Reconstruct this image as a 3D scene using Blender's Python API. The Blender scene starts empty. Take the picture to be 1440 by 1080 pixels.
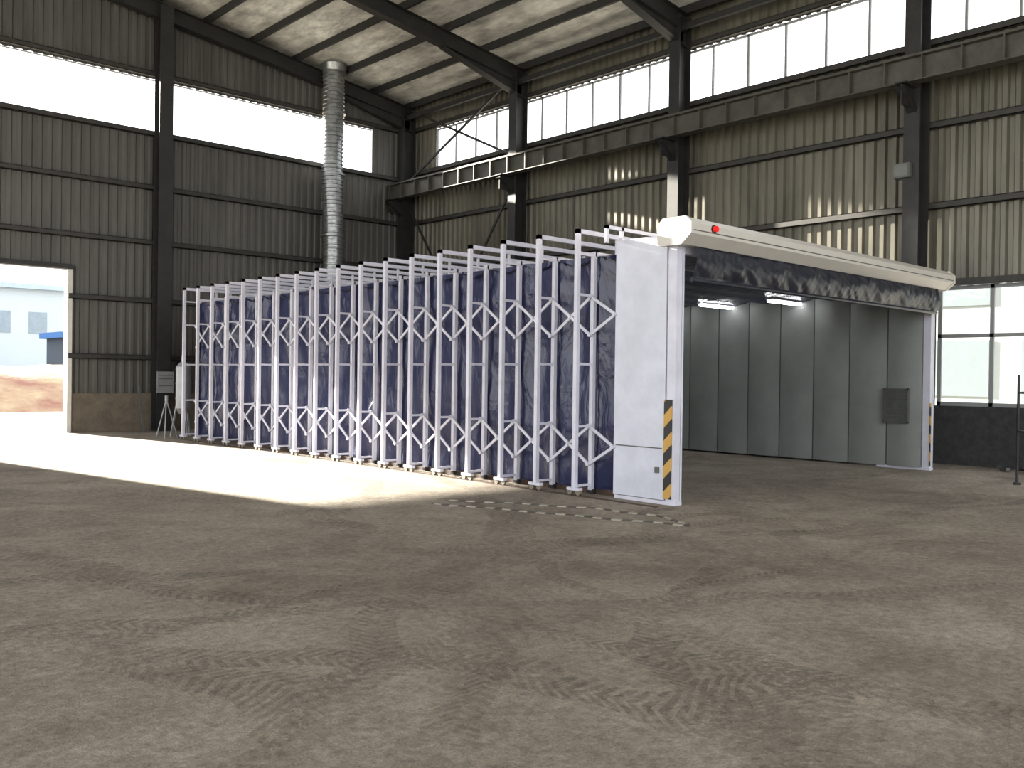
import bpy, math, random
from mathutils import Vector, Matrix, noise
random.seed(7)
S = bpy.context.scene
S.view_settings.view_transform = 'Standard'
S.view_settings.look = 'None'

# ------------------------------------------------------------------ helpers
def srgb(r, g, b):
    f = lambda c: (c/255/12.92) if c/255 <= .04045 else ((c/255+.055)/1.055)**2.4
    return (f(r), f(g), f(b), 1)

class MB:
    def __init__(s): s.v=[]; s.f=[]; s.m=[]; s.sm=[]
    def add(s, vs, fs, m=0, smooth=False):
        o=len(s.v); s.v+= [tuple(v) for v in vs]
        for f in fs: s.f.append(tuple(i+o for i in f)); s.m.append(m); s.sm.append(smooth)
    def box(s,x0,x1,y0,y1,z0,z1,m=0):
        x0,x1=min(x0,x1),max(x0,x1); y0,y1=min(y0,y1),max(y0,y1); z0,z1=min(z0,z1),max(z0,z1)
        vs=[(x0,y0,z0),(x1,y0,z0),(x1,y1,z0),(x0,y1,z0),(x0,y0,z1),(x1,y0,z1),(x1,y1,z1),(x0,y1,z1)]
        s.add(vs,[(3,2,1,0),(4,5,6,7),(0,1,5,4),(1,2,6,5),(2,3,7,6),(3,0,4,7)],m)
    def bar(s,p0,p1,w,h,m=0,up=(0,0,1)):
        p0=Vector(p0);p1=Vector(p1);d=(p1-p0).normalized();u=Vector(up)
        if abs(d.dot(u))>.98:u=Vector((0,1,0))
        r=d.cross(u).normalized();u=r.cross(d).normalized()
        vs=[]
        for p in (p0,p1):
            for a,b in((-1,-1),(1,-1),(1,1),(-1,1)): vs.append(p+r*(a*w/2)+u*(b*h/2))
        s.add(vs,[(3,2,1,0),(4,5,6,7),(0,1,5,4),(1,2,6,5),(2,3,7,6),(3,0,4,7)],m)
    def cyl(s,p0,p1,r0,n=16,m=0,r1=None,caps=True):
        if r1 is None:r1=r0
        p0=Vector(p0);p1=Vector(p1);d=(p1-p0).normalized();u=Vector((0,0,1))
        if abs(d.dot(u))>.98:u=Vector((0,1,0))
        r=d.cross(u).normalized();u=r.cross(d).normalized()
        vs=[]
        for p,rr in((p0,r0),(p1,r1)):
            for i in range(n):
                a=2*math.pi*i/n; vs.append(p+r*(math.cos(a)*rr)+u*(math.sin(a)*rr))
        s.add(vs,[(i,(i+1)%n,n+(i+1)%n,n+i) for i in range(n)],m,True)
        if caps: s.add(vs,[tuple(range(n))[::-1],tuple(range(n,2*n))],m)
    def obj(s,name,mats,parent=None,loc=None):
        me=bpy.data.meshes.new(name); me.from_pydata(s.v,[],s.f)
        for mt in mats: me.materials.append(mt)
        for p,mi,sm in zip(me.polygons,s.m,s.sm): p.material_index=mi; p.use_smooth=sm
        me.update()
        o=bpy.data.objects.new(name,me); S.collection.objects.link(o)
        if parent: o.parent=parent
        return o
def empty(name):
    o=bpy.data.objects.new(name,None); S.collection.objects.link(o); return o

def mat(name, col, rough=.6, metal=0, var=.0, vscale=3, bump=0, bscale=20, stretch=None, emis=0, spec=.5, col2=None):
    m=bpy.data.materials.new(name); m.use_nodes=True; nt=m.node_tree; b=nt.nodes['Principled BSDF']
    b.inputs['Roughness'].default_value=rough; b.inputs['Metallic'].default_value=metal
    b.inputs['Base Color'].default_value=col
    b.inputs['Specular IOR Level'].default_value=spec
    tc=nt.nodes.new('ShaderNodeTexCoord'); mp=nt.nodes.new('ShaderNodeMapping')
    nt.links.new(tc.outputs['Object'],mp.inputs[0])
    if stretch: mp.inputs['Scale'].default_value=stretch
    if var or col2:
        n=nt.nodes.new('ShaderNodeTexNoise'); n.inputs['Scale'].default_value=vscale; n.inputs['Detail'].default_value=6; n.inputs['Roughness'].default_value=.65
        nt.links.new(mp.outputs[0],n.inputs[0])
        r=nt.nodes.new('ShaderNodeValToRGB'); r.color_ramp.elements[0].position=.35; r.color_ramp.elements[1].position=.65
        c2=col2 or tuple(min(1,c*(1+var)) for c in col[:3])+(1,)
        c1=tuple(c*(1-var) for c in col[:3])+(1,)
        r.color_ramp.elements[0].color=c1; r.color_ramp.elements[1].color=c2
        nt.links.new(n.outputs[0],r.inputs[0]); nt.links.new(r.outputs[0],b.inputs['Base Color'])
    if bump:
        n=nt.nodes.new('ShaderNodeTexNoise'); n.inputs['Scale'].default_value=bscale; n.inputs['Detail'].default_value=5
        nt.links.new(mp.outputs[0],n.inputs[0])
        bp=nt.nodes.new('ShaderNodeBump'); bp.inputs['Strength'].default_value=bump; bp.inputs['Distance'].default_value=.05
        nt.links.new(n.outputs[0],bp.inputs['Height']); nt.links.new(bp.outputs[0],b.inputs['Normal'])
    if emis:
        b.inputs['Emission Color'].default_value=col; b.inputs['Emission Strength'].default_value=emis
    return m

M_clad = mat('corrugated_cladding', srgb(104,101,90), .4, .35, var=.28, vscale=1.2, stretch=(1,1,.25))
M_cladL= mat('corrugated_cladding_backlit', srgb(84,83,79), .5, .15, var=.2, vscale=1.0, stretch=(1,1,.25))  # darker copy of the cladding: the gable's backlit shade is in its colour
M_steel= mat('dark_steel', srgb(40,40,40), .55, .2, var=.25, vscale=4)
M_girt = mat('girt_steel', srgb(52,51,48), .55, .2, var=.2, vscale=4)
M_conc = mat('plinth_concrete', srgb(104,95,83), .9, var=.2, vscale=4, bump=.3)
M_brick= mat('plinth_dark', srgb(50,50,52), .9, var=.3, vscale=6, bump=.4)
M_white= mat('white_powdercoat', srgb(192,192,204), .45, var=.08, vscale=3)
M_panel= mat('white_panel', srgb(188,191,203), .4, var=.08, vscale=2.5)
M_galv = mat('galvanised_duct', srgb(150,152,152), .35, .85, var=.25, vscale=6)
M_black= mat('black_rubber', srgb(25,25,25), .7, var=.1)
M_red  = mat('red_lamp', srgb(230,30,30), .3, var=.02, emis=.4)
M_frame= mat('window_frame', srgb(135,137,138), .5, var=.05)
M_cast = mat('caster_grey', srgb(112,104,90), .5, var=.1)
M_door = mat('door_jamb', srgb(200,198,190), .6, var=.08)
M_grey = mat('grey_box', srgb(80,82,80), .5, var=.1)
M_tube = mat('fluorescent_tube', (1,1,1,1), .4, emis=12)
M_rollw= mat('roller_housing', srgb(186,182,174), .35, var=.03)
M_roof = mat('roof_insulation', srgb(208,207,200), .4, .1, var=.38, vscale=2.6, bump=.6, bscale=6, stretch=(1,.45,1))

def fabric(name, col, rough, bs, vor=1.0, sc=3.5, stretch=(1,1,.5), vs=5):
    m=bpy.data.materials.new(name); m.use_nodes=True; nt=m.node_tree; b=nt.nodes['Principled BSDF']
    b.inputs['Base Color'].default_value=col; b.inputs['Roughness'].default_value=rough
    tc=nt.nodes.new('ShaderNodeTexCoord'); mp=nt.nodes.new('ShaderNodeMapping'); mp.inputs['Scale'].default_value=stretch
    nt.links.new(tc.outputs['Object'],mp.inputs[0])
    n=nt.nodes.new('ShaderNodeTexNoise'); n.inputs['Scale'].default_value=sc; n.inputs['Detail'].default_value=4; n.inputs['Distortion'].default_value=1.6
    nt.links.new(mp.outputs[0],n.inputs[0])
    n2=nt.nodes.new('ShaderNodeTexVoronoi'); n2.inputs['Scale'].default_value=vs
    nt.links.new(mp.outputs[0],n2.inputs[0])
    vm=nt.nodes.new('ShaderNodeMath'); vm.operation='MULTIPLY'; vm.inputs[1].default_value=vor; nt.links.new(n2.outputs[0],vm.inputs[0])
    ad=nt.nodes.new('ShaderNodeMath'); ad.operation='ADD'
    nt.links.new(n.outputs[0],ad.inputs[0]); nt.links.new(vm.outputs[0],ad.inputs[1])
    bp=nt.nodes.new('ShaderNodeBump'); bp.inputs['Strength'].default_value=bs; bp.inputs['Distance'].default_value=.06
    nt.links.new(ad.outputs[0],bp.inputs['Height']); nt.links.new(bp.outputs[0],b.inputs['Normal'])
    return m
M_fab = fabric('navy_pvc_fabric', srgb(42,46,76), .24, .4, .7, 4.0)
M_fab2= fabric('navy_curtain_fabric', srgb(22,25,38), .38, .15, .1, 3.5, (1,1,.8), 3)
M_liner=mat('booth_liner', srgb(118,122,119), .45, var=.08, vscale=1.5)

def stripes(name, c1, c2, scale, ang):
    m=bpy.data.materials.new(name); m.use_nodes=True; nt=m.node_tree; b=nt.nodes['Principled BSDF']
    tc=nt.nodes.new('ShaderNodeTexCoord'); dp=nt.nodes.new('ShaderNodeVectorMath'); dp.operation='DOT_PRODUCT'
    dp.inputs[1].default_value=ang
    nt.links.new(tc.outputs['Object'],dp.inputs[0])
    mu=nt.nodes.new('ShaderNodeMath'); mu.operation='MULTIPLY'; mu.inputs[1].default_value=scale
    fr=nt.nodes.new('ShaderNodeMath'); fr.operation='FRACT'
    gt=nt.nodes.new('ShaderNodeMath'); gt.operation='GREATER_THAN'; gt.inputs[1].default_value=.5
    mx=nt.nodes.new('ShaderNodeMixRGB'); mx.inputs[1].default_value=c1; mx.inputs[2].default_value=c2
    nt.links.new(dp.outputs['Value'],mu.inputs[0]); nt.links.new(mu.outputs[0],fr.inputs[0]); nt.links.new(fr.outputs[0],gt.inputs[0])
    nt.links.new(gt.outputs[0],mx.inputs[0]); nt.links.new(mx.outputs[0],b.inputs['Base Color']); b.inputs['Roughness'].default_value=.5
    return m
M_haz = stripes('hazard_tape', srgb(25,25,25), srgb(180,140,65), 3.2, (.7,.9,.9))
M_tape= stripes('barrier_tape', srgb(150,143,130), srgb(58,53,47), 4.0, (.36,-.93,0))

def glass():
    m=bpy.data.materials.new('window_glass'); m.use_nodes=True; nt=m.node_tree; nt.nodes.clear()
    o=nt.nodes.new('ShaderNodeOutputMaterial'); t=nt.nodes.new('ShaderNodeBsdfTransparent'); g=nt.nodes.new('ShaderNodeBsdfGlossy')
    g.inputs['Roughness'].default_value=.05; mx=nt.nodes.new('ShaderNodeMixShader'); mx.inputs[0].default_value=.06
    nt.links.new(t.outputs[0],mx.inputs[1]); nt.links.new(g.outputs[0],mx.inputs[2]); nt.links.new(mx.outputs[0],o.inputs[0]); return m
M_glass=glass()

# ------------------------------------------------------------------ floor
def floor_mat():
    m=bpy.data.materials.new('dusty_concrete_floor'); m.use_nodes=True; nt=m.node_tree; b=nt.nodes['Principled BSDF']
    N=nt.nodes.new; L=nt.links.new
    tc=N('ShaderNodeTexCoord')
    def nz(sc,det=6,ro=.6,dist=0):
        n=N('ShaderNodeTexNoise'); n.inputs['Scale'].default_value=sc; n.inputs['Detail'].default_value=det; n.inputs['Roughness'].default_value=ro; n.inputs['Distortion'].default_value=dist
        L(tc.outputs['Object'],n.inputs[0]); return n
    def ramp(src,p0,p1,c0,c1):
        r=N('ShaderNodeValToRGB'); r.color_ramp.elements[0].position=p0; r.color_ramp.elements[1].position=p1
        r.color_ramp.elements[0].color=c0; r.color_ramp.elements[1].color=c1; L(src,r.inputs[0]); return r
    def mul(a,bb):
        m1=N('ShaderNodeMixRGB'); m1.blend_type='MULTIPLY'; m1.inputs[0].default_value=1; L(a,m1.inputs[1]); L(bb,m1.inputs[2]); return m1.outputs[0]
    big=nz(.22,5,.6,.6); mid=nz(1.3,8,.7,.4); fine=nz(14,6,.75); stain=nz(.55,8,.75,.8); grit=nz(60,3,.8)
    col=ramp(big.outputs[0],.38,.64,srgb(145,135,123),srgb(166,157,143)).outputs[0]
    col=mul(col,ramp(mid.outputs[0],.33,.70,(.74,.73,.72,1),(1.12,1.12,1.12,1)).outputs[0])
    col=mul(col,ramp(fine.outputs[0],.30,.72,(.58,.57,.56,1),(1.32,1.32,1.32,1)).outputs[0])
    col=mul(col,ramp(stain.outputs[0],.36,.54,(.72,.70,.68,1),(1,1,1,1)).outputs[0])
    col=mul(col,ramp(grit.outputs[0],.30,.70,(.72,.72,.72,1),(1.24,1.24,1.24,1)).outputs[0])
    def M(op,a,bv=None,c=None):
        n=N('ShaderNodeMath'); n.operation=op
        for i,x in enumerate((a,bv,c)):
            if x is None: continue
            if isinstance(x,(int,float)): n.inputs[i].default_value=x
            else: L(x,n.inputs[i])
        return n.outputs[0]
    wob=nz(.3,2,.5)
    tracks=None; soft=None
    for (ang,off,hw) in ((20,3.6,.15),(20,5.2,.15),(98,5.4,.16),(98,3.6,.16),(62,6.4,.15),(55,3.6,.15),(-28,.9,.15),(-28,2.6,.15),(75,8.2,.16),(130,1.2,.15),(130,-.4,.15),(40,5.0,.15)):
        a=math.radians(ang); d=N('ShaderNodeVectorMath'); d.operation='DOT_PRODUCT'; d.inputs[1].default_value=(math.cos(a),math.sin(a),0); L(tc.outputs['Object'],d.inputs[0])
        e=N('ShaderNodeVectorMath'); e.operation='DOT_PRODUCT'; e.inputs[1].default_value=(-math.sin(a),math.cos(a),0); L(tc.outputs['Object'],e.inputs[0])
        dd=M('ADD',d.outputs['Value'],M('MULTIPLY',wob.outputs[0],3.0))
        ab=M('ABSOLUTE',M('SUBTRACT',dd,off+1.5))
        band=M('LESS_THAN',ab,hw)
        ph=M('ADD',M('MULTIPLY',e.outputs['Value'],12.0),M('MULTIPLY',ab,9.0))
        tr=M('GREATER_THAN',M('FRACT',ph),.45)
        t=M('MULTIPLY',band,tr)
        tracks = t if tracks is None else M('MAXIMUM',tracks,t)
        soft = band if soft is None else M('MAXIMUM',soft,band)
    fade=ramp(nz(.5,6,.7).outputs[0],.36,.56,(0,0,0,1),(1,1,1,1))
    brk=ramp(nz(10,4,.75).outputs[0],.34,.58,(.1,.1,.1,1),(1,1,1,1))
    tracks=M('MULTIPLY',M('MULTIPLY',tracks,fade.outputs[0]),brk.outputs[0])
    amt=M('ADD',M('MULTIPLY',tracks,.45),M('MULTIPLY',M('MULTIPLY',soft,fade.outputs[0]),.12))
    m3=N('ShaderNodeMixRGB'); m3.blend_type='MULTIPLY'; L(amt,m3.inputs[0]); L(col,m3.inputs[1]); m3.inputs[2].default_value=(.3,.28,.26,1)
    L(m3.outputs[0],b.inputs['Base Color'])
    h=M('ADD',M('ADD',M('MULTIPLY',fine.outputs[0],.9),M('MULTIPLY',grit.outputs[0],.3)),M('ADD',M('MULTIPLY',mid.outputs[0],1.2),M('MULTIPLY',tracks,-.35)))
    bp=N('ShaderNodeBump'); bp.inputs['Strength'].default_value=1.0; bp.inputs['Distance'].default_value=.05
    L(h,bp.inputs['Height']); L(bp.outputs[0],b.inputs['Normal'])
    b.inputs['Roughness'].default_value=.85; b.inputs['Specular IOR Level'].default_value=.3
    return m
XW,YW=19.8,27.0
XL,YB=-10.0,-9.0
f=MB(); f.box(XL,XW+.3,YB,YW+.2,-.2,0); f.obj('floor',[floor_mat()])

# ------------------------------------------------------------------ roof function
RIDGE=2.0
def roofz(x): return 11.35+.134*(XW-max(x,RIDGE)) - .134*max(0,RIDGE-x)

def rib_breaks(a0,a1,per=.25):
    out=[a0]; k=math.floor(a0/per)
    while True:
        done=False
        for fr in (0,.36,.50,.86):
            u=(k+fr)*per
            if u>a0+1e-4:
                if u<a1-1e-4: out.append(u)
                else: done=True
        k+=1
        if done: break
    out.append(a1); return out
def ribd(u,per=.25):
    t=(u/per)%1.0
    if t<=.36: return 0
    if t<.50: return (t-.36)/.14
    if t<=.86: return 1
    return (1-t)/.14
def corr(mb,axis,c,a0,a1,z0,z1,inw,m=0,dep=.07):
    us=rib_breaks(a0,a1); vs=[];fs=[]
    for u in us:
        d=c+inw*ribd(u+1e-6)*dep
        zt=z1(u) if callable(z1) else z1
        if axis=='x': vs+=[(u,d,z0),(u,d,zt)]
        else: vs+=[(d,u,z0),(d,u,zt)]
    for i in range(len(us)-1): fs.append((2*i,2*i+2,2*i+3,2*i+1))
    mb.add(vs,fs,m)

# ---- left (gable) wall at Y=27, along X
DX0,DX1,DZ=3.0,8.15,4.5
WX0,WX1,WZ0,WZ1=1.0,18.1,8.72,10.25
w=MB()
for a0,a1,z0,z1 in ((DX1,XW,1.08,WZ0),(XL,DX0,1.08,WZ0),(DX0,DX1,DZ,WZ0),(XL,WX0,WZ0,WZ1),(WX1,XW,WZ0,WZ1)):
    corr(w,'x',YW,a0,a1,z0,z1,-1,0,.05)
corr(w,'x',YW,XL,RIDGE,WZ1,roofz,-1,0,.05); corr(w,'x',YW,RIDGE,XW,WZ1,roofz,-1,0,.05)
w.box(DX1,XW,YW-.1,YW+.15,0,1.08,1); w.box(XL,DX0,YW-.1,YW+.15,0,1.08,1)
for z in (2.1,3.75,5.45,7.05,8.62,10.35):
    for a0,a1 in ((XL,DX0),(DX1,XW)) if z<4.4 else ((XL,XW),):
        w.box(a0,a1,YW-.2,YW-.06,z-.05,z-.035,2); w.box(a0,a1,YW-.2,YW-.185,z-.05,z+.09,2); w.box(a0,a1,YW-.2,YW-.06,z+.075,z+.09,2)
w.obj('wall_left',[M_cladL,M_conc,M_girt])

# ---- right wall at X=19.8, along Y
LZ0,LZ1=1.22,3.72
lowwin=[(2.8,8.2),(-3.4,2.0)]
UZ0,UZ1=8.95,10.32
w=MB()
corr(w,'y',XW,YB,25.5,LZ1,UZ0,-1); corr(w,'y',XW,25.5,YW,LZ0,UZ1,-1); corr(w,'y',XW,YB,YW,UZ1,11.4,-1)
corr(w,'y',XW,8.2,25.5,LZ0,LZ1,-1); corr(w,'y',XW,2.0,2.8,LZ0,LZ1,-1); corr(w,'y',XW,YB,-3.4,LZ0,LZ1,-1)
w.box(XW-.12,XW+.15,YB,YW-.1,0,LZ0,1)
for z in (5.4,7.1,8.85,10.4):
    w.box(XW-.2,XW-.07,YB,YW-.2,z-.05,z-.035,2); w.box(XW-.2,XW-.185,YB,YW-.2,z-.05,z+.09,2); w.box(XW-.2,XW-.07,YB,YW-.2,z+.075,z+.09,2)
w.box(XW-.18,XW-.05,YB,8.6,LZ1,LZ1+.14,2)
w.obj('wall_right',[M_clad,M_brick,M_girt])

# ---- windows
wn=0
def window(axis,c,a0,a1,z0,z1,step,hbars,t=.05,name=None):
    global wn; wn+=1
    e=MB()
    def bx(u0,u1,zz0,zz1,tt=.05,m=0):
        if axis=='x': e.box(u0,u1,c-tt/2,c+tt/2,zz0,zz1,m)
        else: e.box(c-tt/2,c+tt/2,u0,u1,zz0,zz1,m)
    bx(a0,a1,z0,z0+t); bx(a0,a1,z1-t,z1); bx(a0,a0+t,z0,z1); bx(a1-t,a1,z0,z1)
    n=round((a1-a0)/step)
    for i in range(1,n):
        u=a0+(a1-a0)*i/n; bx(u-t/2,u+t/2,z0,z1)
    for z in hbars: bx(a0,a1,z-t/2,z+t/2)
    if axis=='x': e.add([(a0,c,z0),(a1,c,z0),(a1,c,z1),(a0,c,z1)],[(0,1,2,3)],1)
    else: e.add([(c,a0,z0),(c,a1,z0),(c,a1,z1),(c,a0,z1)],[(0,1,2,3)],1)
    e.obj('window_%d'%wn,[M_frame,M_glass])
window('x',YW+.03,WX0,WX1,WZ0,WZ1,17,[],.03)
window('y',XW+.03,YB,25.5,UZ0,UZ1,1.03,[],.055)
for a0,a1 in lowwin: window('y',XW+.03,a0,a1,LZ0,LZ1,1.08,[2.68],.08)

# door frame (open roll door)
d=MB()
d.box(DX1-.02,DX1+.1,YW-.16,YW+.14,0,DZ+.1); d.box(DX0-.1,DX0+.02,YW-.16,YW+.14,0,DZ+.1); d.box(DX0-.1,DX1+.1,YW-.16,YW+.14,DZ,DZ+.14,1)
d.box(DX0-.15,DX1+.15,YW-.22,YW-.16,DZ+.02,DZ+.1,1)
d.obj('door_1',[M_door,M_steel])

# ---- ceiling
c=MB()
for xa,xb in ((XL,RIDGE),(RIDGE,XW+.2)):
    za,zb=roofz(xa),roofz(xb)
    vs=[(xa,YB,za),(xb,YB,zb),(xb,YW+.2,zb),(xa,YW+.2,za),(xa,YB,za+.12),(xb,YB,zb+.12),(xb,YW+.2,zb+.12),(xa,YW+.2,za+.12)]
    c.add(vs,[(3,2,1,0),(4,5,6,7),(0,1,5,4),(1,2,6,5),(2,3,7,6),(3,0,4,7)])
c.obj('ceiling',[M_roof])
p=MB()
x=XW-.35
while x>XL+.3:
    z=roofz(x)
    p.box(x-.035,x+.035,YB,YW-.05,z-.22,z-.0); x-=1.5
p.obj('roof_purlins',[M_steel])

def hbeam(mb,p0,p1,w,h,up=(0,0,1),t=.018,m=0):
    p0=Vector(p0);p1=Vector(p1);d=(p1-p0).normalized();u=Vector(up);r=d.cross(u).normalized();u=r.cross(d).normalized()
    mb.bar(p0+u*(h/2),p1+u*(h/2),w,t,m,u); mb.bar(p0-u*(h/2),p1-u*(h/2),w,t,m,u); mb.bar(p0,p1,t,h,m,u)
COLY=[26.65,20.85,14.7,8.52,2.35,-3.8]
for y in COLY:
    cc=MB(); hbeam(cc,(XW-.45,y,0),(XW-.45,y,11.1),.34,.46,(1,0,0),.02)
    cc.box(XW-1.25,XW-.68,y-.12,y+.12,7.82,7.85); cc.box(XW-1.2,XW-.68,y-.01,y+.01,7.4,7.82); cc.bar((XW-1.25,y,7.74),(XW-.68,y,7.33),.2,.02)
    cc.box(XW-.75,XW-.15,y-.2,y+.2,0,.03)
    cc.obj('steel_column',[M_steel])
for x in (10.62,2.2,-5.5):
    cc=MB(); hbeam(cc,(x,YW-.43,0),(x,YW-.43,roofz(x)-.3),.40,.38,(0,1,0),.02); cc.box(x-.25,x+.25,YW-.68,YW-.2,0,.03)
    cc.obj('steel_column',[M_steel])
for y in COLY:
    r=MB()
    xe=XW-.25; ze=roofz(xe)-.44; xr=RIDGE; zr=roofz(xr)-.44
    hbeam(r,(xe,y,ze),(xr,y,zr),.28,.44); hbeam(r,(xr,y,zr),(XL+.2,y,roofz(XL+.2)-.44),.28,.44)
    r.add([(xe-.1,y-.01,ze-.2),(xe-.1,y-.01,ze-.62),(xe-3.2,y-.01,ze+.2),(xe-.1,y+.01,ze-.2),(xe-.1,y+.01,ze-.62),(xe-3.2,y+.01,ze+.2)],[(0,1,2),(5,4,3),(1,4,5,2)])
    r.bar((xe,y,ze-.62),(xe-3.2,y,ze+.17),.26,.02)
    r.obj('roof_rafter',[M_steel])
# ---- crane beam
cb=MB(); bx=XW-.95
hbeam(cb,(bx,YB,8.12),(bx,26.9,8.12),.3,.5)
cb.box(bx-.04,bx+.04,YB,26.9,8.38,8.45)
y=26.88
while y>YB: cb.box(bx-.14,bx+.14,y-.014,y+.014,7.87,8.37); y-=.78
cb.obj('crane_runway_beam',[mat('crane_steel',srgb(74,72,66),.5,.2,var=.25)])
# ---- bracing
br=MB()
for (y0,z0,y1,z1) in ((26.3,.4,21.1,7.5),(26.3,7.5,21.1,.4),(26.3,8.6,21.1,11.0),(26.3,11.0,21.1,8.6)):
    br.bar((XW-.5,y0,z0),(XW-.5,y1,z1),.05,.07)
br.box(XW-.55,XW-.45,21.1,26.4,8.45,8.55)
br.obj('wind_bracing',[M_steel])
es=MB(); es.box(XW-.6,XW-.5,YB,26.6,10.7,10.85); es.obj('trim_1',[M_steel])

# ------------------------------------------------------------------ duct
rad=.33; dm=MB(); n=28; zz=.0; prof=[]
DXc,DYc=16.05,26.15
z=2.6
while z<roofz(DXc)-.28:
    prof.append((z,rad)); prof.append((z+.07,rad)); prof.append((z+.085,rad+.025)); prof.append((z+.115,rad+.025)); z+=.13
vs=[];fs=[]
for (zz,rr) in prof:
    wob=.03*math.sin(zz*1.3)-.012*(zz-7)
    for i in range(n):
        a=2*math.pi*i/n; vs.append((DXc+wob+rr*math.cos(a),DYc+rr*math.sin(a),zz))
for k in range(len(prof)-1):
    for i in range(n): fs.append((k*n+i,k*n+(i+1)%n,(k+1)*n+(i+1)%n,(k+1)*n+i))
dm.add(vs,fs,0,False)
for zc in (4.3,6.2,8.2,10.2): dm.cyl((DXc,DYc,zc),(DXc,DYc,zc+.06),rad+.05,28)
zr=roofz(DXc+.4)-.01
dm.cyl((DXc,DYc,zr-.22),(DXc,DYc,zr),rad+.05,28,0,rad+.1)
dm.cyl((DXc,DYc,2.5),(DXc,DYc,2.62),rad+.07,28)
dm.box(DXc-.7,DXc+.7,DYc-.8,DYc+.45,.12,2.5)
for sx in(-.6,.6):
    for sy in (-.7,.35): dm.box(DXc+sx-.05,DXc+sx+.05,DYc+sy-.05,DYc+sy+.05,0,.12)
dm.box(DXc-.45,DXc+.45,22.95,DYc-.8,.8,1.9)
dm.obj('exhaust_duct',[M_galv])

# ------------------------------------------------------------------ spray booth
B=empty('retractable_spray_booth')
NF=18; FY=[9.1+.8*i for i in range(NF)]
X0,X1,Y0,Y1=10.0,18.0,7.55,FY[-1]
HI,HO=3.54,3.84
fr=MB(); ts=.064
for y in FY:
    for xo,xi,sg in ((X0-.35,X0,1),(X1+.35,X1,-1)):
        fr.box(xo-ts/2,xo+ts/2,y-ts/2,y+ts/2,.10,HO)
        fr.box(xi-ts/2,xi+ts/2,y-ts/2,y+ts/2,.06,HI)
        for z in (.14,1.0,1.9,2.9,HI-.05): fr.box(min(xo,xi),max(xo,xi),y-.018,y+.018,z-.018,z+.018)
    fr.box(X0-.35-ts/2,X1+.35+ts/2,y-ts/2,y+ts/2,HO-ts,HO)
    fr.box(X0,X1,y-ts/2,y+ts/2,HI-ts,HI)
    k=X0+.5
    while k<X1: fr.box(k-.018,k+.018,y-.018,y+.018,HI,HO-ts); k+=1.0
fr.obj('arch_frames',[M_white],B)
sc=MB()
for xs in (X0-.06,X1+.06):
    for zc in (.72,2.61):
        h=.28
        for i in range(NF-1):
            a,b=FY[i],FY[i+1]
            sc.bar((xs-.012,a,zc-h),(xs-.012,b,zc+h),.042,.02,0,(1,0,0)); sc.bar((xs+.012,a,zc+h),(xs+.012,b,zc-h),.042,.02,0,(1,0,0))
            sc.cyl((xs-.04,(a+b)/2,zc),(xs+.04,(a+b)/2,zc),.024,8)
            sc.cyl((xs-.04,a,zc-h),(xs+.04,a,zc-h),.03,8); sc.cyl((xs-.04,a,zc+h),(xs+.04,a,zc+h),.03,8)
        sc.bar((xs,FY[0],zc-h),(xs,8.62,zc),.042,.02,0,(1,0,0)); sc.bar((xs,FY[0],zc+h),(xs,8.62,zc),.042,.02,0,(1,0,0))
        sc.cyl((xs-.05,8.62,zc),(xs+.05,8.62,zc),.03,8)
sc.obj('scissor_links',[M_white],B)
# fabric skin : pleated walls + roof
fb=MB()
def pleat(sgn,xbase):
    ys=[8.6]+FY+[]
    cols=[]
    for i in range(len(ys)-1):
        a,b=ys[i],ys[i+1]
        for k in range(12):
            t=k/12; cols.append((a+(b-a)*t, .16*math.sin(math.pi*t)**.8))
    cols.append((ys[-1],0))
    nz=36; vs=[]
    for (y,dd) in cols:
        for j in range(nz+1):
            z=.06+(HI-.1)*j/nz
            top=max(0,(z-2.3)/1.2)
            nn=noise.noise(Vector((y*1.7,z*1.1,xbase)))*.05+noise.noise(Vector((y*5,z*1.6,xbase)))*.025
            nn+=noise.noise(Vector((y*4+z*5,z*1.5-y,xbase+3)))*.04*top+noise.noise(Vector((y*4-z*5,z*1.5+y,xbase+9)))*.04*top
            nn=max(nn,-.05)
            vs.append((xbase+sgn*(dd*(.7+.3*math.sin(z*2+y))+.085+nn),y,z))
    fs=[]
    for i in range(len(cols)-1):
        for j in range(nz): q=i*(nz+1)+j; fs.append((q,q+nz+1,q+nz+2,q+1))
    fb.add(vs,fs,0,True)
pleat(1,X0)
pleat(-1,X1+.25)
ys=[7.7]+FY
vs=[];fs=[];nx=20;rows=0
for i in range(len(ys)-1):
    a,b=ys[i],ys[i+1]
    for k in range(4):
        t=k/4; rows+=1
        for j in range(nx+1):
            xx=X0+.05+(X1-X0-.1)*j/nx; vs.append((xx,a+(b-a)*t,HI-.04-.12*math.sin(math.pi*t)+.02*noise.noise(Vector((xx,a+t,3)))))
for i in range(rows-1):
    for j in range(nx): q=i*(nx+1)+j; fs.append((q,q+1,q+nx+2,q+nx+1))
fb.add(vs,fs,0,True)
vs=[];fs=[];nn_=40;nz=8
for i in range(nn_+1):
    for j in range(nz+1):
        xx=X0+(X1-X0)*i/nn_; vs.append((xx,Y1+.06*math.sin(xx*7),.05+(HI-.1)*j/nz))
for i in range(nn_):
    for j in range(nz): q=i*(nz+1)+j; fs.append((q,q+nz+1,q+nz+2,q+1))
fb.add(vs,fs,0,True)
fb.obj('fabric_skin',[M_fab],B)
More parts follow.
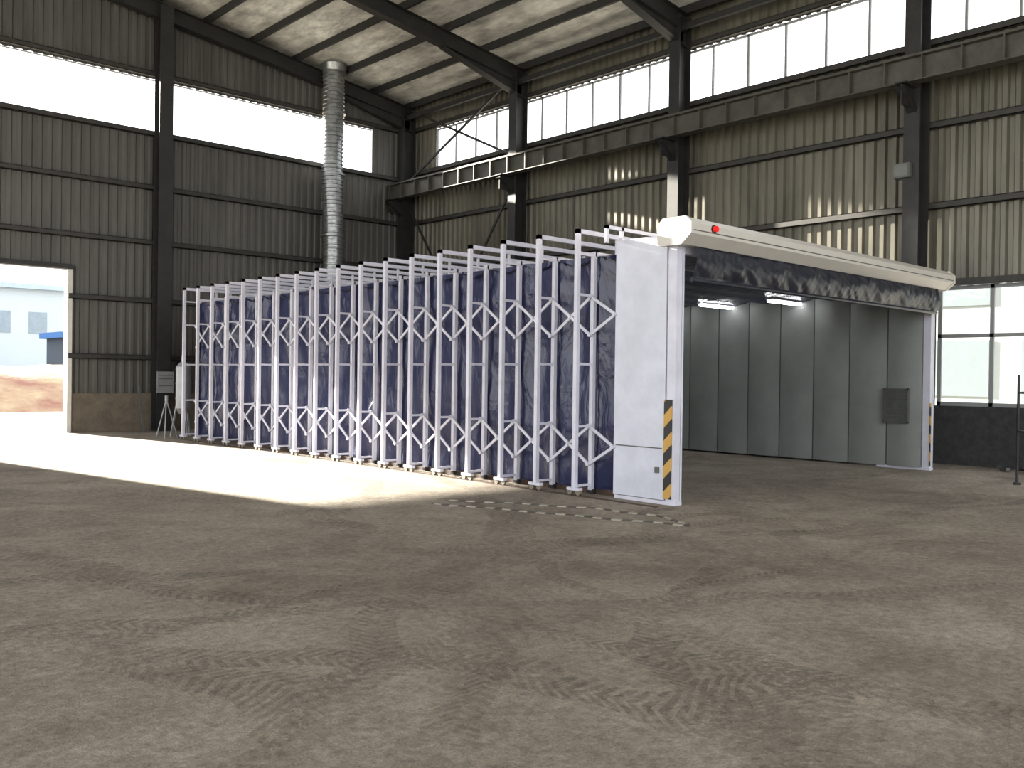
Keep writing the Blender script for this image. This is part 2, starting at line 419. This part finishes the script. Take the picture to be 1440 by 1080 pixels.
# inner liner of far side
ln=MB()
ysn=[7.7,8.4]+[8.4+.8*i for i in range(1,18)]+[Y1]
for a,b in zip(ysn[:-1],ysn[1:]):
    m=6; vs=[];fs=[]
    for k in range(m+1):
        t=k/m; xx=X1-.06-.05*math.sin(math.pi*t)
        vs+=[(xx,a+.012+(b-a-.024)*t,.04),(xx,a+.012+(b-a-.024)*t,HI-.08)]
    for k in range(m): fs.append((2*k,2*k+2,2*k+3,2*k+1))
    ln.add(vs,fs,0,True)
    ln.box(X1-.055,X1-.05,b-.02,b+.02,.04,HI-.08,1)
ln.obj('inner_liner',[M_liner,mat('liner_seam',srgb(60,66,66),.6,var=.05)],B)
# vent
v=MB(); v.box(X1-.17,X1-.12,7.92,8.42,.9,1.58)
for i in range(9): v.bar((X1-.185,7.96,.96+i*.07),(X1-.185,8.38,.96+i*.07),.03,.012)
v.box(X1-.19,X1-.17,7.92,7.95,.9,1.58); v.box(X1-.19,X1-.17,8.39,8.42,.9,1.58); v.box(X1-.19,X1-.17,7.92,8.42,.9,.93); v.box(X1-.19,X1-.17,7.92,8.42,1.55,1.58)
v.box(X1-.2,X1-.17,8.12,8.22,1.15,1.3,0)
v.obj('vent_louver',[M_grey],B)
# front portal panels and posts
pn=MB()
for (xa,xb) in ((X0-.06,X0),(X1,X1+.06)):
    pn.box(xa,xb,7.72,8.62,.06,3.60)
pn.box(X0-.067,X0-.06,7.76,8.58,.75,.765,1)
pn.box(X0-.09,X0-.06,7.80,7.86,.42,.5,1)
pn.obj('front_side_panels',[M_panel,M_grey],B)
po=MB()
for xa in (X0-.05,X1-.04):
    po.box(xa,xa+.12,7.56,7.70,.05,3.56)
    po.box(xa+.13,xa+.17,7.56,7.62,.05,3.5)
po.box(X0+.12,X1-.04,7.58,7.68,3.40,3.52)
po.box(X0-.02,X0+.05,7.7,8.62,3.60,3.66)
for xa in (X0-.06,X1-.06): po.box(xa,xa+.16,7.54,8.6,0,.05)
po.obj('portal_posts',[M_white],B)
hz=MB()
hz.box(X0-.066,X0-.05,7.60,7.73,.08,1.42); hz.box(X1-.05,X1-.005,7.545,7.56,.08,1.3); hz.obj('hazard_stripes',[M_haz],B)
ea=MB()
ea.box(X0-.35,X0-.30,8.55,8.6,HI+.05,HO); ea.box(X0-.35,X1+.35,8.55,8.6,HO-.05,HO); ea.box(X0-.03,X0+.02,8.55,8.6,3.60,HO)
ea.obj('front_arch_top',[M_white],B)
# roller housing, extruded along X
prof=[(7.42,3.49),(7.76,3.49),(7.80,3.53),(7.80,3.76),(7.72,3.84),(7.36,3.84),(7.27,3.76),(7.27,3.62)]
def extr(mb,prof,xa,xb,m=0,s=1.0):
    cy=sum(p[0] for p in prof)/len(prof); cz=sum(p[1] for p in prof)/len(prof)
    pr=[(cy+(p[0]-cy)*s,cz+(p[1]-cz)*s) for p in prof]; n=len(pr)
    vs=[(xa,a,b) for a,b in pr]+[(xb,a,b) for a,b in pr]
    mb.add(vs,[(i,(i+1)%n,n+(i+1)%n,n+i) for i in range(n)]+[tuple(range(n))[::-1],tuple(range(n,2*n))],m)
ro=MB(); extr(ro,prof,X0-.12,X1+.26); extr(ro,prof,X0-.16,X0-.10,0,1.05); extr(ro,prof,X1+.24,X1+.30,0,1.05)
ro.box(X0-.1,X1+.24,7.262,7.272,3.66,3.672,1)
ro.obj('roller_housing',[M_rollw,M_grey],B)
rl=MB(); rl.cyl((X0+.36,7.29,3.72),(X0+.36,7.21,3.72),.04,16); rl.cyl((X0+.36,7.29,3.72),(X0+.36,7.255,3.72),.055,16,1); rl.obj('red_signal_lamp',[M_red,M_black],B)
# curtain
cu=MB(); vs=[];fs=[];nx=420;nz=22
for i in range(nx+1):
    xx=X0+.15+(X1-X0-.2)*i/nx
    for j in range(nz+1):
        t=j/nz; zb=3.04+.02*math.sin(xx*1.3)
        z=3.52+(zb-3.52)*t
        dy=.035*noise.noise(Vector((xx*1.6+t*1.6,t*.8,0)))+.025*noise.noise(Vector((xx*5-t*3,t*.5,5)))+.008*noise.noise(Vector((xx*11+t*3,t*.8,8)))+.07*math.sin(math.pi*min(1,t*1.05))
        vs.append((xx,7.46-dy,z))
for i in range(nx):
    for j in range(nz): q=i*(nz+1)+j; fs.append((q,q+nz+1,q+nz+2,q+1))
cu.add(vs,fs,0,True)
cu.cyl((X0+.15,7.47,3.04),(X1-.05,7.47,3.04),.035,12)
cu.obj('rolled_curtain',[M_fab2],B)
# lamps
la=MB()
for y in (10.3,12.0,13.7,15.4,17.1,18.8,20.5):
    for xa,xb in ((16.65,17.85),(10.4,11.6)):
        la.box(xa,xb,y-.09,y+.09,3.36,3.40,0); la.cyl((xa+.03,y-.04,3.33),(xb-.03,y-.04,3.33),.028,10,1); la.cyl((xa+.03,y+.04,3.33),(xb-.03,y+.04,3.33),.028,10,1)
la.obj('fluorescent_fittings',[M_white,M_tube],B)
# casters, rails
ca=MB()
for y in FY:
    for xx in (X0-.35,X1+.35):
        ca.box(xx-.04,xx+.04,y-.12,y+.12,.08,.12,0)
        for s in(-.08,.08): ca.cyl((xx-.02,y+s,.055),(xx+.02,y+s,.055),.045,12,1)
    ca.box(X0-.02,X0+.03,y-.06,y+.06,.01,.07,2)
ca.obj('casters',[M_white,M_cast,M_black],B)
ra=MB()
for xx in (X0-.35,X1+.35): ra.box(xx-.03,xx+.03,7.6,Y1+.1,0,.012)
ra.box(X0+.03,X0+.07,8.6,Y1,0,.07)
ra.obj('floor_rails',[mat('rail_steel',srgb(70,55,45),.6,.4,var=.3)],B)

# ------------------------------------------------------------------ tapes on floor
def ribbon(name,pts,w):
    mb=MB(); vs=[];n=60
    def P(t):
        k=t*(len(pts)-1); i=min(int(k),len(pts)-2); u=k-i; a,b=pts[i],pts[i+1]
        return Vector((a[0]+(b[0]-a[0])*u,a[1]+(b[1]-a[1])*u,0))
    for i in range(n+1):
        t=i/n; p=P(t); d=(P(min(1,t+.02))-P(max(0,t-.02))).normalized(); r=Vector((d.y,-d.x,0)); w2=w*(.8+.3*noise.noise(p*2))
        off=r*.03*math.sin(t*21)
        for s in (-1,1):
            for z in (.001,.012): vs.append((p+off+r*(s*w2/2)+Vector((0,0,z))))
    fs=[]
    for i in range(n):
        q=i*4; fs+=[(q+1,q+3,q+7,q+5),(q,q+1,q+5,q+4),(q+3,q+2,q+6,q+7)]
    mb.add(vs,fs); mb.obj(name,[M_tape])
ribbon('barrier_tape',[(7.51,9.67),(8.0,8.4),(8.4,7.3),(8.75,6.4)],.08)
ribbon('barrier_tape',[(7.9,9.78),(8.45,8.9),(8.87,8.1),(9.05,7.2),(8.85,6.5)],.08)

# ------------------------------------------------------------------ tank behind booth
t=MB(); tx,ty=10.15,23.9
t.cyl((tx,ty,.75),(tx,ty,1.85),.19,24); t.cyl((tx,ty,1.85),(tx,ty,1.97),.19,24,0,.08); t.cyl((tx,ty,.6),(tx,ty,.75),.1,24,0,.19); t.cyl((tx,ty,1.97),(tx,ty,2.15),.05,12)
for a in (.5,2.6,4.7):
    t.bar((tx+.15*math.cos(a),ty+.15*math.sin(a),.9),(tx+.3*math.cos(a),ty+.3*math.sin(a),0),.04,.04)
for z in(1.0,1.4,1.75): t.cyl((tx,ty,z),(tx,ty,z+.03),.20,24)
t.obj('filter_tank',[mat('tank_grey',srgb(150,154,156),.4,.4,var=.1)])
q=MB(); q.box(10.40,10.88,26.28,26.33,1.1,1.72); q.box(10.44,10.84,26.27,26.28,1.3,1.32,1); q.box(10.44,10.84,26.27,26.28,1.5,1.52,1); q.box(10.44,10.84,26.27,26.28,1.6,1.62,1); q.obj('notice_board',[mat('notice_paper',srgb(130,132,134),.6,var=.08),M_grey])
q=MB()
for a in (0,2.1,4.2): q.bar((9.5,23.4,1.0),(9.5+.3*math.cos(a),23.4+.3*math.sin(a),0),.025,.025)
q.cyl((9.5,23.4,.95),(9.5,23.4,1.1),.04,10); q.obj('tripod_stand',[M_frame])
q=MB(); q.bar((9.9,26.0,0),(10.0,26.6,1.3),.04,.04); q.box(9.86,9.94,25.9,26.05,0,.03); q.obj('leaning_rod',[M_grey])

# floodlight on column
q=MB(); q.box(19.0,19.25,8.5,8.85,5.98,6.28); q.box(18.98,19.0,8.53,8.82,6.01,6.25,1); q.bar((19.25,8.65,6.1),(19.36,8.65,6.1),.04,.04)
for k in range(5): q.box(19.25,19.28,8.55+k*.06,8.57+k*.06,6.0,6.26)
q.obj('wall_floodlight',[M_grey,mat('lamp_glass',srgb(100,102,100),.15,var=.05)])
cv=MB(); pts=[(19.3,8.65,6.0),(19.22,8.7,5.4),(19.28,8.6,4.9),(19.25,8.65,4.2),(19.3,8.55,3.7)]
for a,b in zip(pts[:-1],pts[1:]): cv.cyl(a,b,.015,8)
cv.obj('power_cable',[M_black])

# pipe stand at right
q=MB(); P=[(16.15,4.98),(16.65,4.48),(17.25,5.08),(16.75,5.58)]
for (x,y) in P: q.cyl((x,y,0),(x,y,1.85),.022,10); q.cyl((x,y,0),(x,y,.04),.06,10)
for z in (.9,1.55):
    for i in range(4): q.cyl((*P[i],z),(*P[(i+1)%4],z),.018,8)
q.obj('pipe_stand',[M_steel])
q=MB()
for i in range(7):
    x=random.uniform(18.8,19.4); y=random.uniform(5.8,6.8); q.bar((x,y,.03+.02*(i%3)),(x+random.uniform(-.2,.2),y+random.uniform(-.3,.3),.06+.02*(i%3)),.08,.05,i%2)
q.obj('scrap_pile',[M_steel,M_grey])

# ------------------------------------------------------------------ exterior
g=MB(); g.add([(-150,YW+.2,-.05),(170,YW+.2,-.05),(170,220,-.05),(-150,220,-.05)],[(0,1,2,3)]); g.add([(XW+.3,-120,-.05),(170,-120,-.05),(170,YW+.2,-.05),(XW+.3,YW+.2,-.05)],[(0,1,2,3)])
g.add([(-150,-120,-.05),(XW+.3,-120,-.05),(XW+.3,YB,-.05),(-150,YB,-.05)],[(0,1,2,3)]); g.add([(-150,YB,-.05),(XL,YB,-.05),(XL,YW+.2,-.05),(-150,YW+.2,-.05)],[(0,1,2,3)])
g.obj('ground',[mat('yard_concrete',srgb(170,165,155),.9,var=.1,vscale=.3)])
vs=[];fs=[];nx=60;prof=[(42,-.05),(43.5,.6),(45.5,1.25),(48,1.75),(52,1.95),(60,1.9),(66,-.05)]
for i in range(nx+1):
    x=-40+80*i/nx
    for (y,z) in prof: vs.append((x,y+noise.noise(Vector((x*.3,y,0)))*.8,z+(noise.noise(Vector((x*.5,y*.5,2)))*.35 if z>0 else 0)))
for i in range(nx):
    for j in range(len(prof)-1): k=i*len(prof)+j; fs.append((k,k+len(prof),k+len(prof)+1,k+1))
g=MB(); g.add(vs,fs,0,True); g.obj('soil_bank',[mat('red_soil',srgb(122,84,70),.95,col2=srgb(155,140,112),vscale=.6,bump=.5,bscale=3)])
g=MB(); g.box(-30,30,84,96,0,8.5)
for k in range(21): g.box(-28+k*2.8,-26.6+k*2.8,83.95,84.05,4.8,6.6,1)
g.box(-31,31,83.5,96.5,8.5,8.9,2)
g.obj('distant_factory',[mat('factory_white',srgb(168,178,184),.8,var=.03,vscale=.2),mat('factory_glass',srgb(120,134,146),.3,var=.1),mat('factory_roof',srgb(150,165,180),.6,var=.05)])
g=MB(); g.box(20.4,25.4,68,72,0,4.0); g.box(21.2,22.0,67.95,68,2.3,3.4,2); g.box(22.6,23.4,67.95,68,2.3,3.4,2)
g.box(20.0,25.8,67.6,72.4,4.0,4.4,1); g.obj('blue_roof_shed',[mat('shed_wall',srgb(60,68,80),.8,var=.05),mat('shed_blue',srgb(50,100,160),.6,var=.05),M_grey])
g=MB(); g.box(36,44,-30,30,0,9)
for k in range(14):
    for z in (1.2,4.6): g.box(35.93,36.0,-28+k*4.1,-25+k*4.1,z,z+2.1,1)
g.obj('neighbour_building',[mat('neighbour_white',srgb(150,157,157),.8,var=.03),mat('neighbour_glass',srgb(112,122,126),.3,var=.05)])

# ------------------------------------------------------------------ light
W=bpy.data.worlds.new('World'); S.world=W; W.use_nodes=True
bg=W.node_tree.nodes['Background']; bg.inputs[0].default_value=(.96,.98,1,1); bg.inputs[1].default_value=3.4
sl=bpy.data.lights.new('sun','SUN'); sl.energy=58; sl.angle=.02; sl.color=(1,.93,.80)
so=bpy.data.objects.new('sun',sl); S.collection.objects.link(so)
so.rotation_euler=Vector((.188,-1,-.271)).to_track_quat('-Z','Y').to_euler()

# ------------------------------------------------------------------ camera
cam=bpy.data.cameras.new('camera'); co=bpy.data.objects.new('camera',cam); S.collection.objects.link(co)
cam.sensor_width=36; cam.lens=1292/1440*36; cam.clip_end=500
az=math.radians(47.3); pit=-10/1292; th=.0135
F=Vector((math.cos(az)*math.cos(pit),math.sin(az)*math.cos(pit),math.sin(pit))); R0=Vector((math.sin(az),-math.cos(az),0)); U0=R0.cross(F)
R=R0*math.cos(th)+U0*math.sin(th); U=U0*math.cos(th)-R0*math.sin(th)
co.matrix_world=Matrix(((R.x,U.x,-F.x,0),(R.y,U.y,-F.y,0),(R.z,U.z,-F.z,1.7),(0,0,0,1)))
S.camera=co
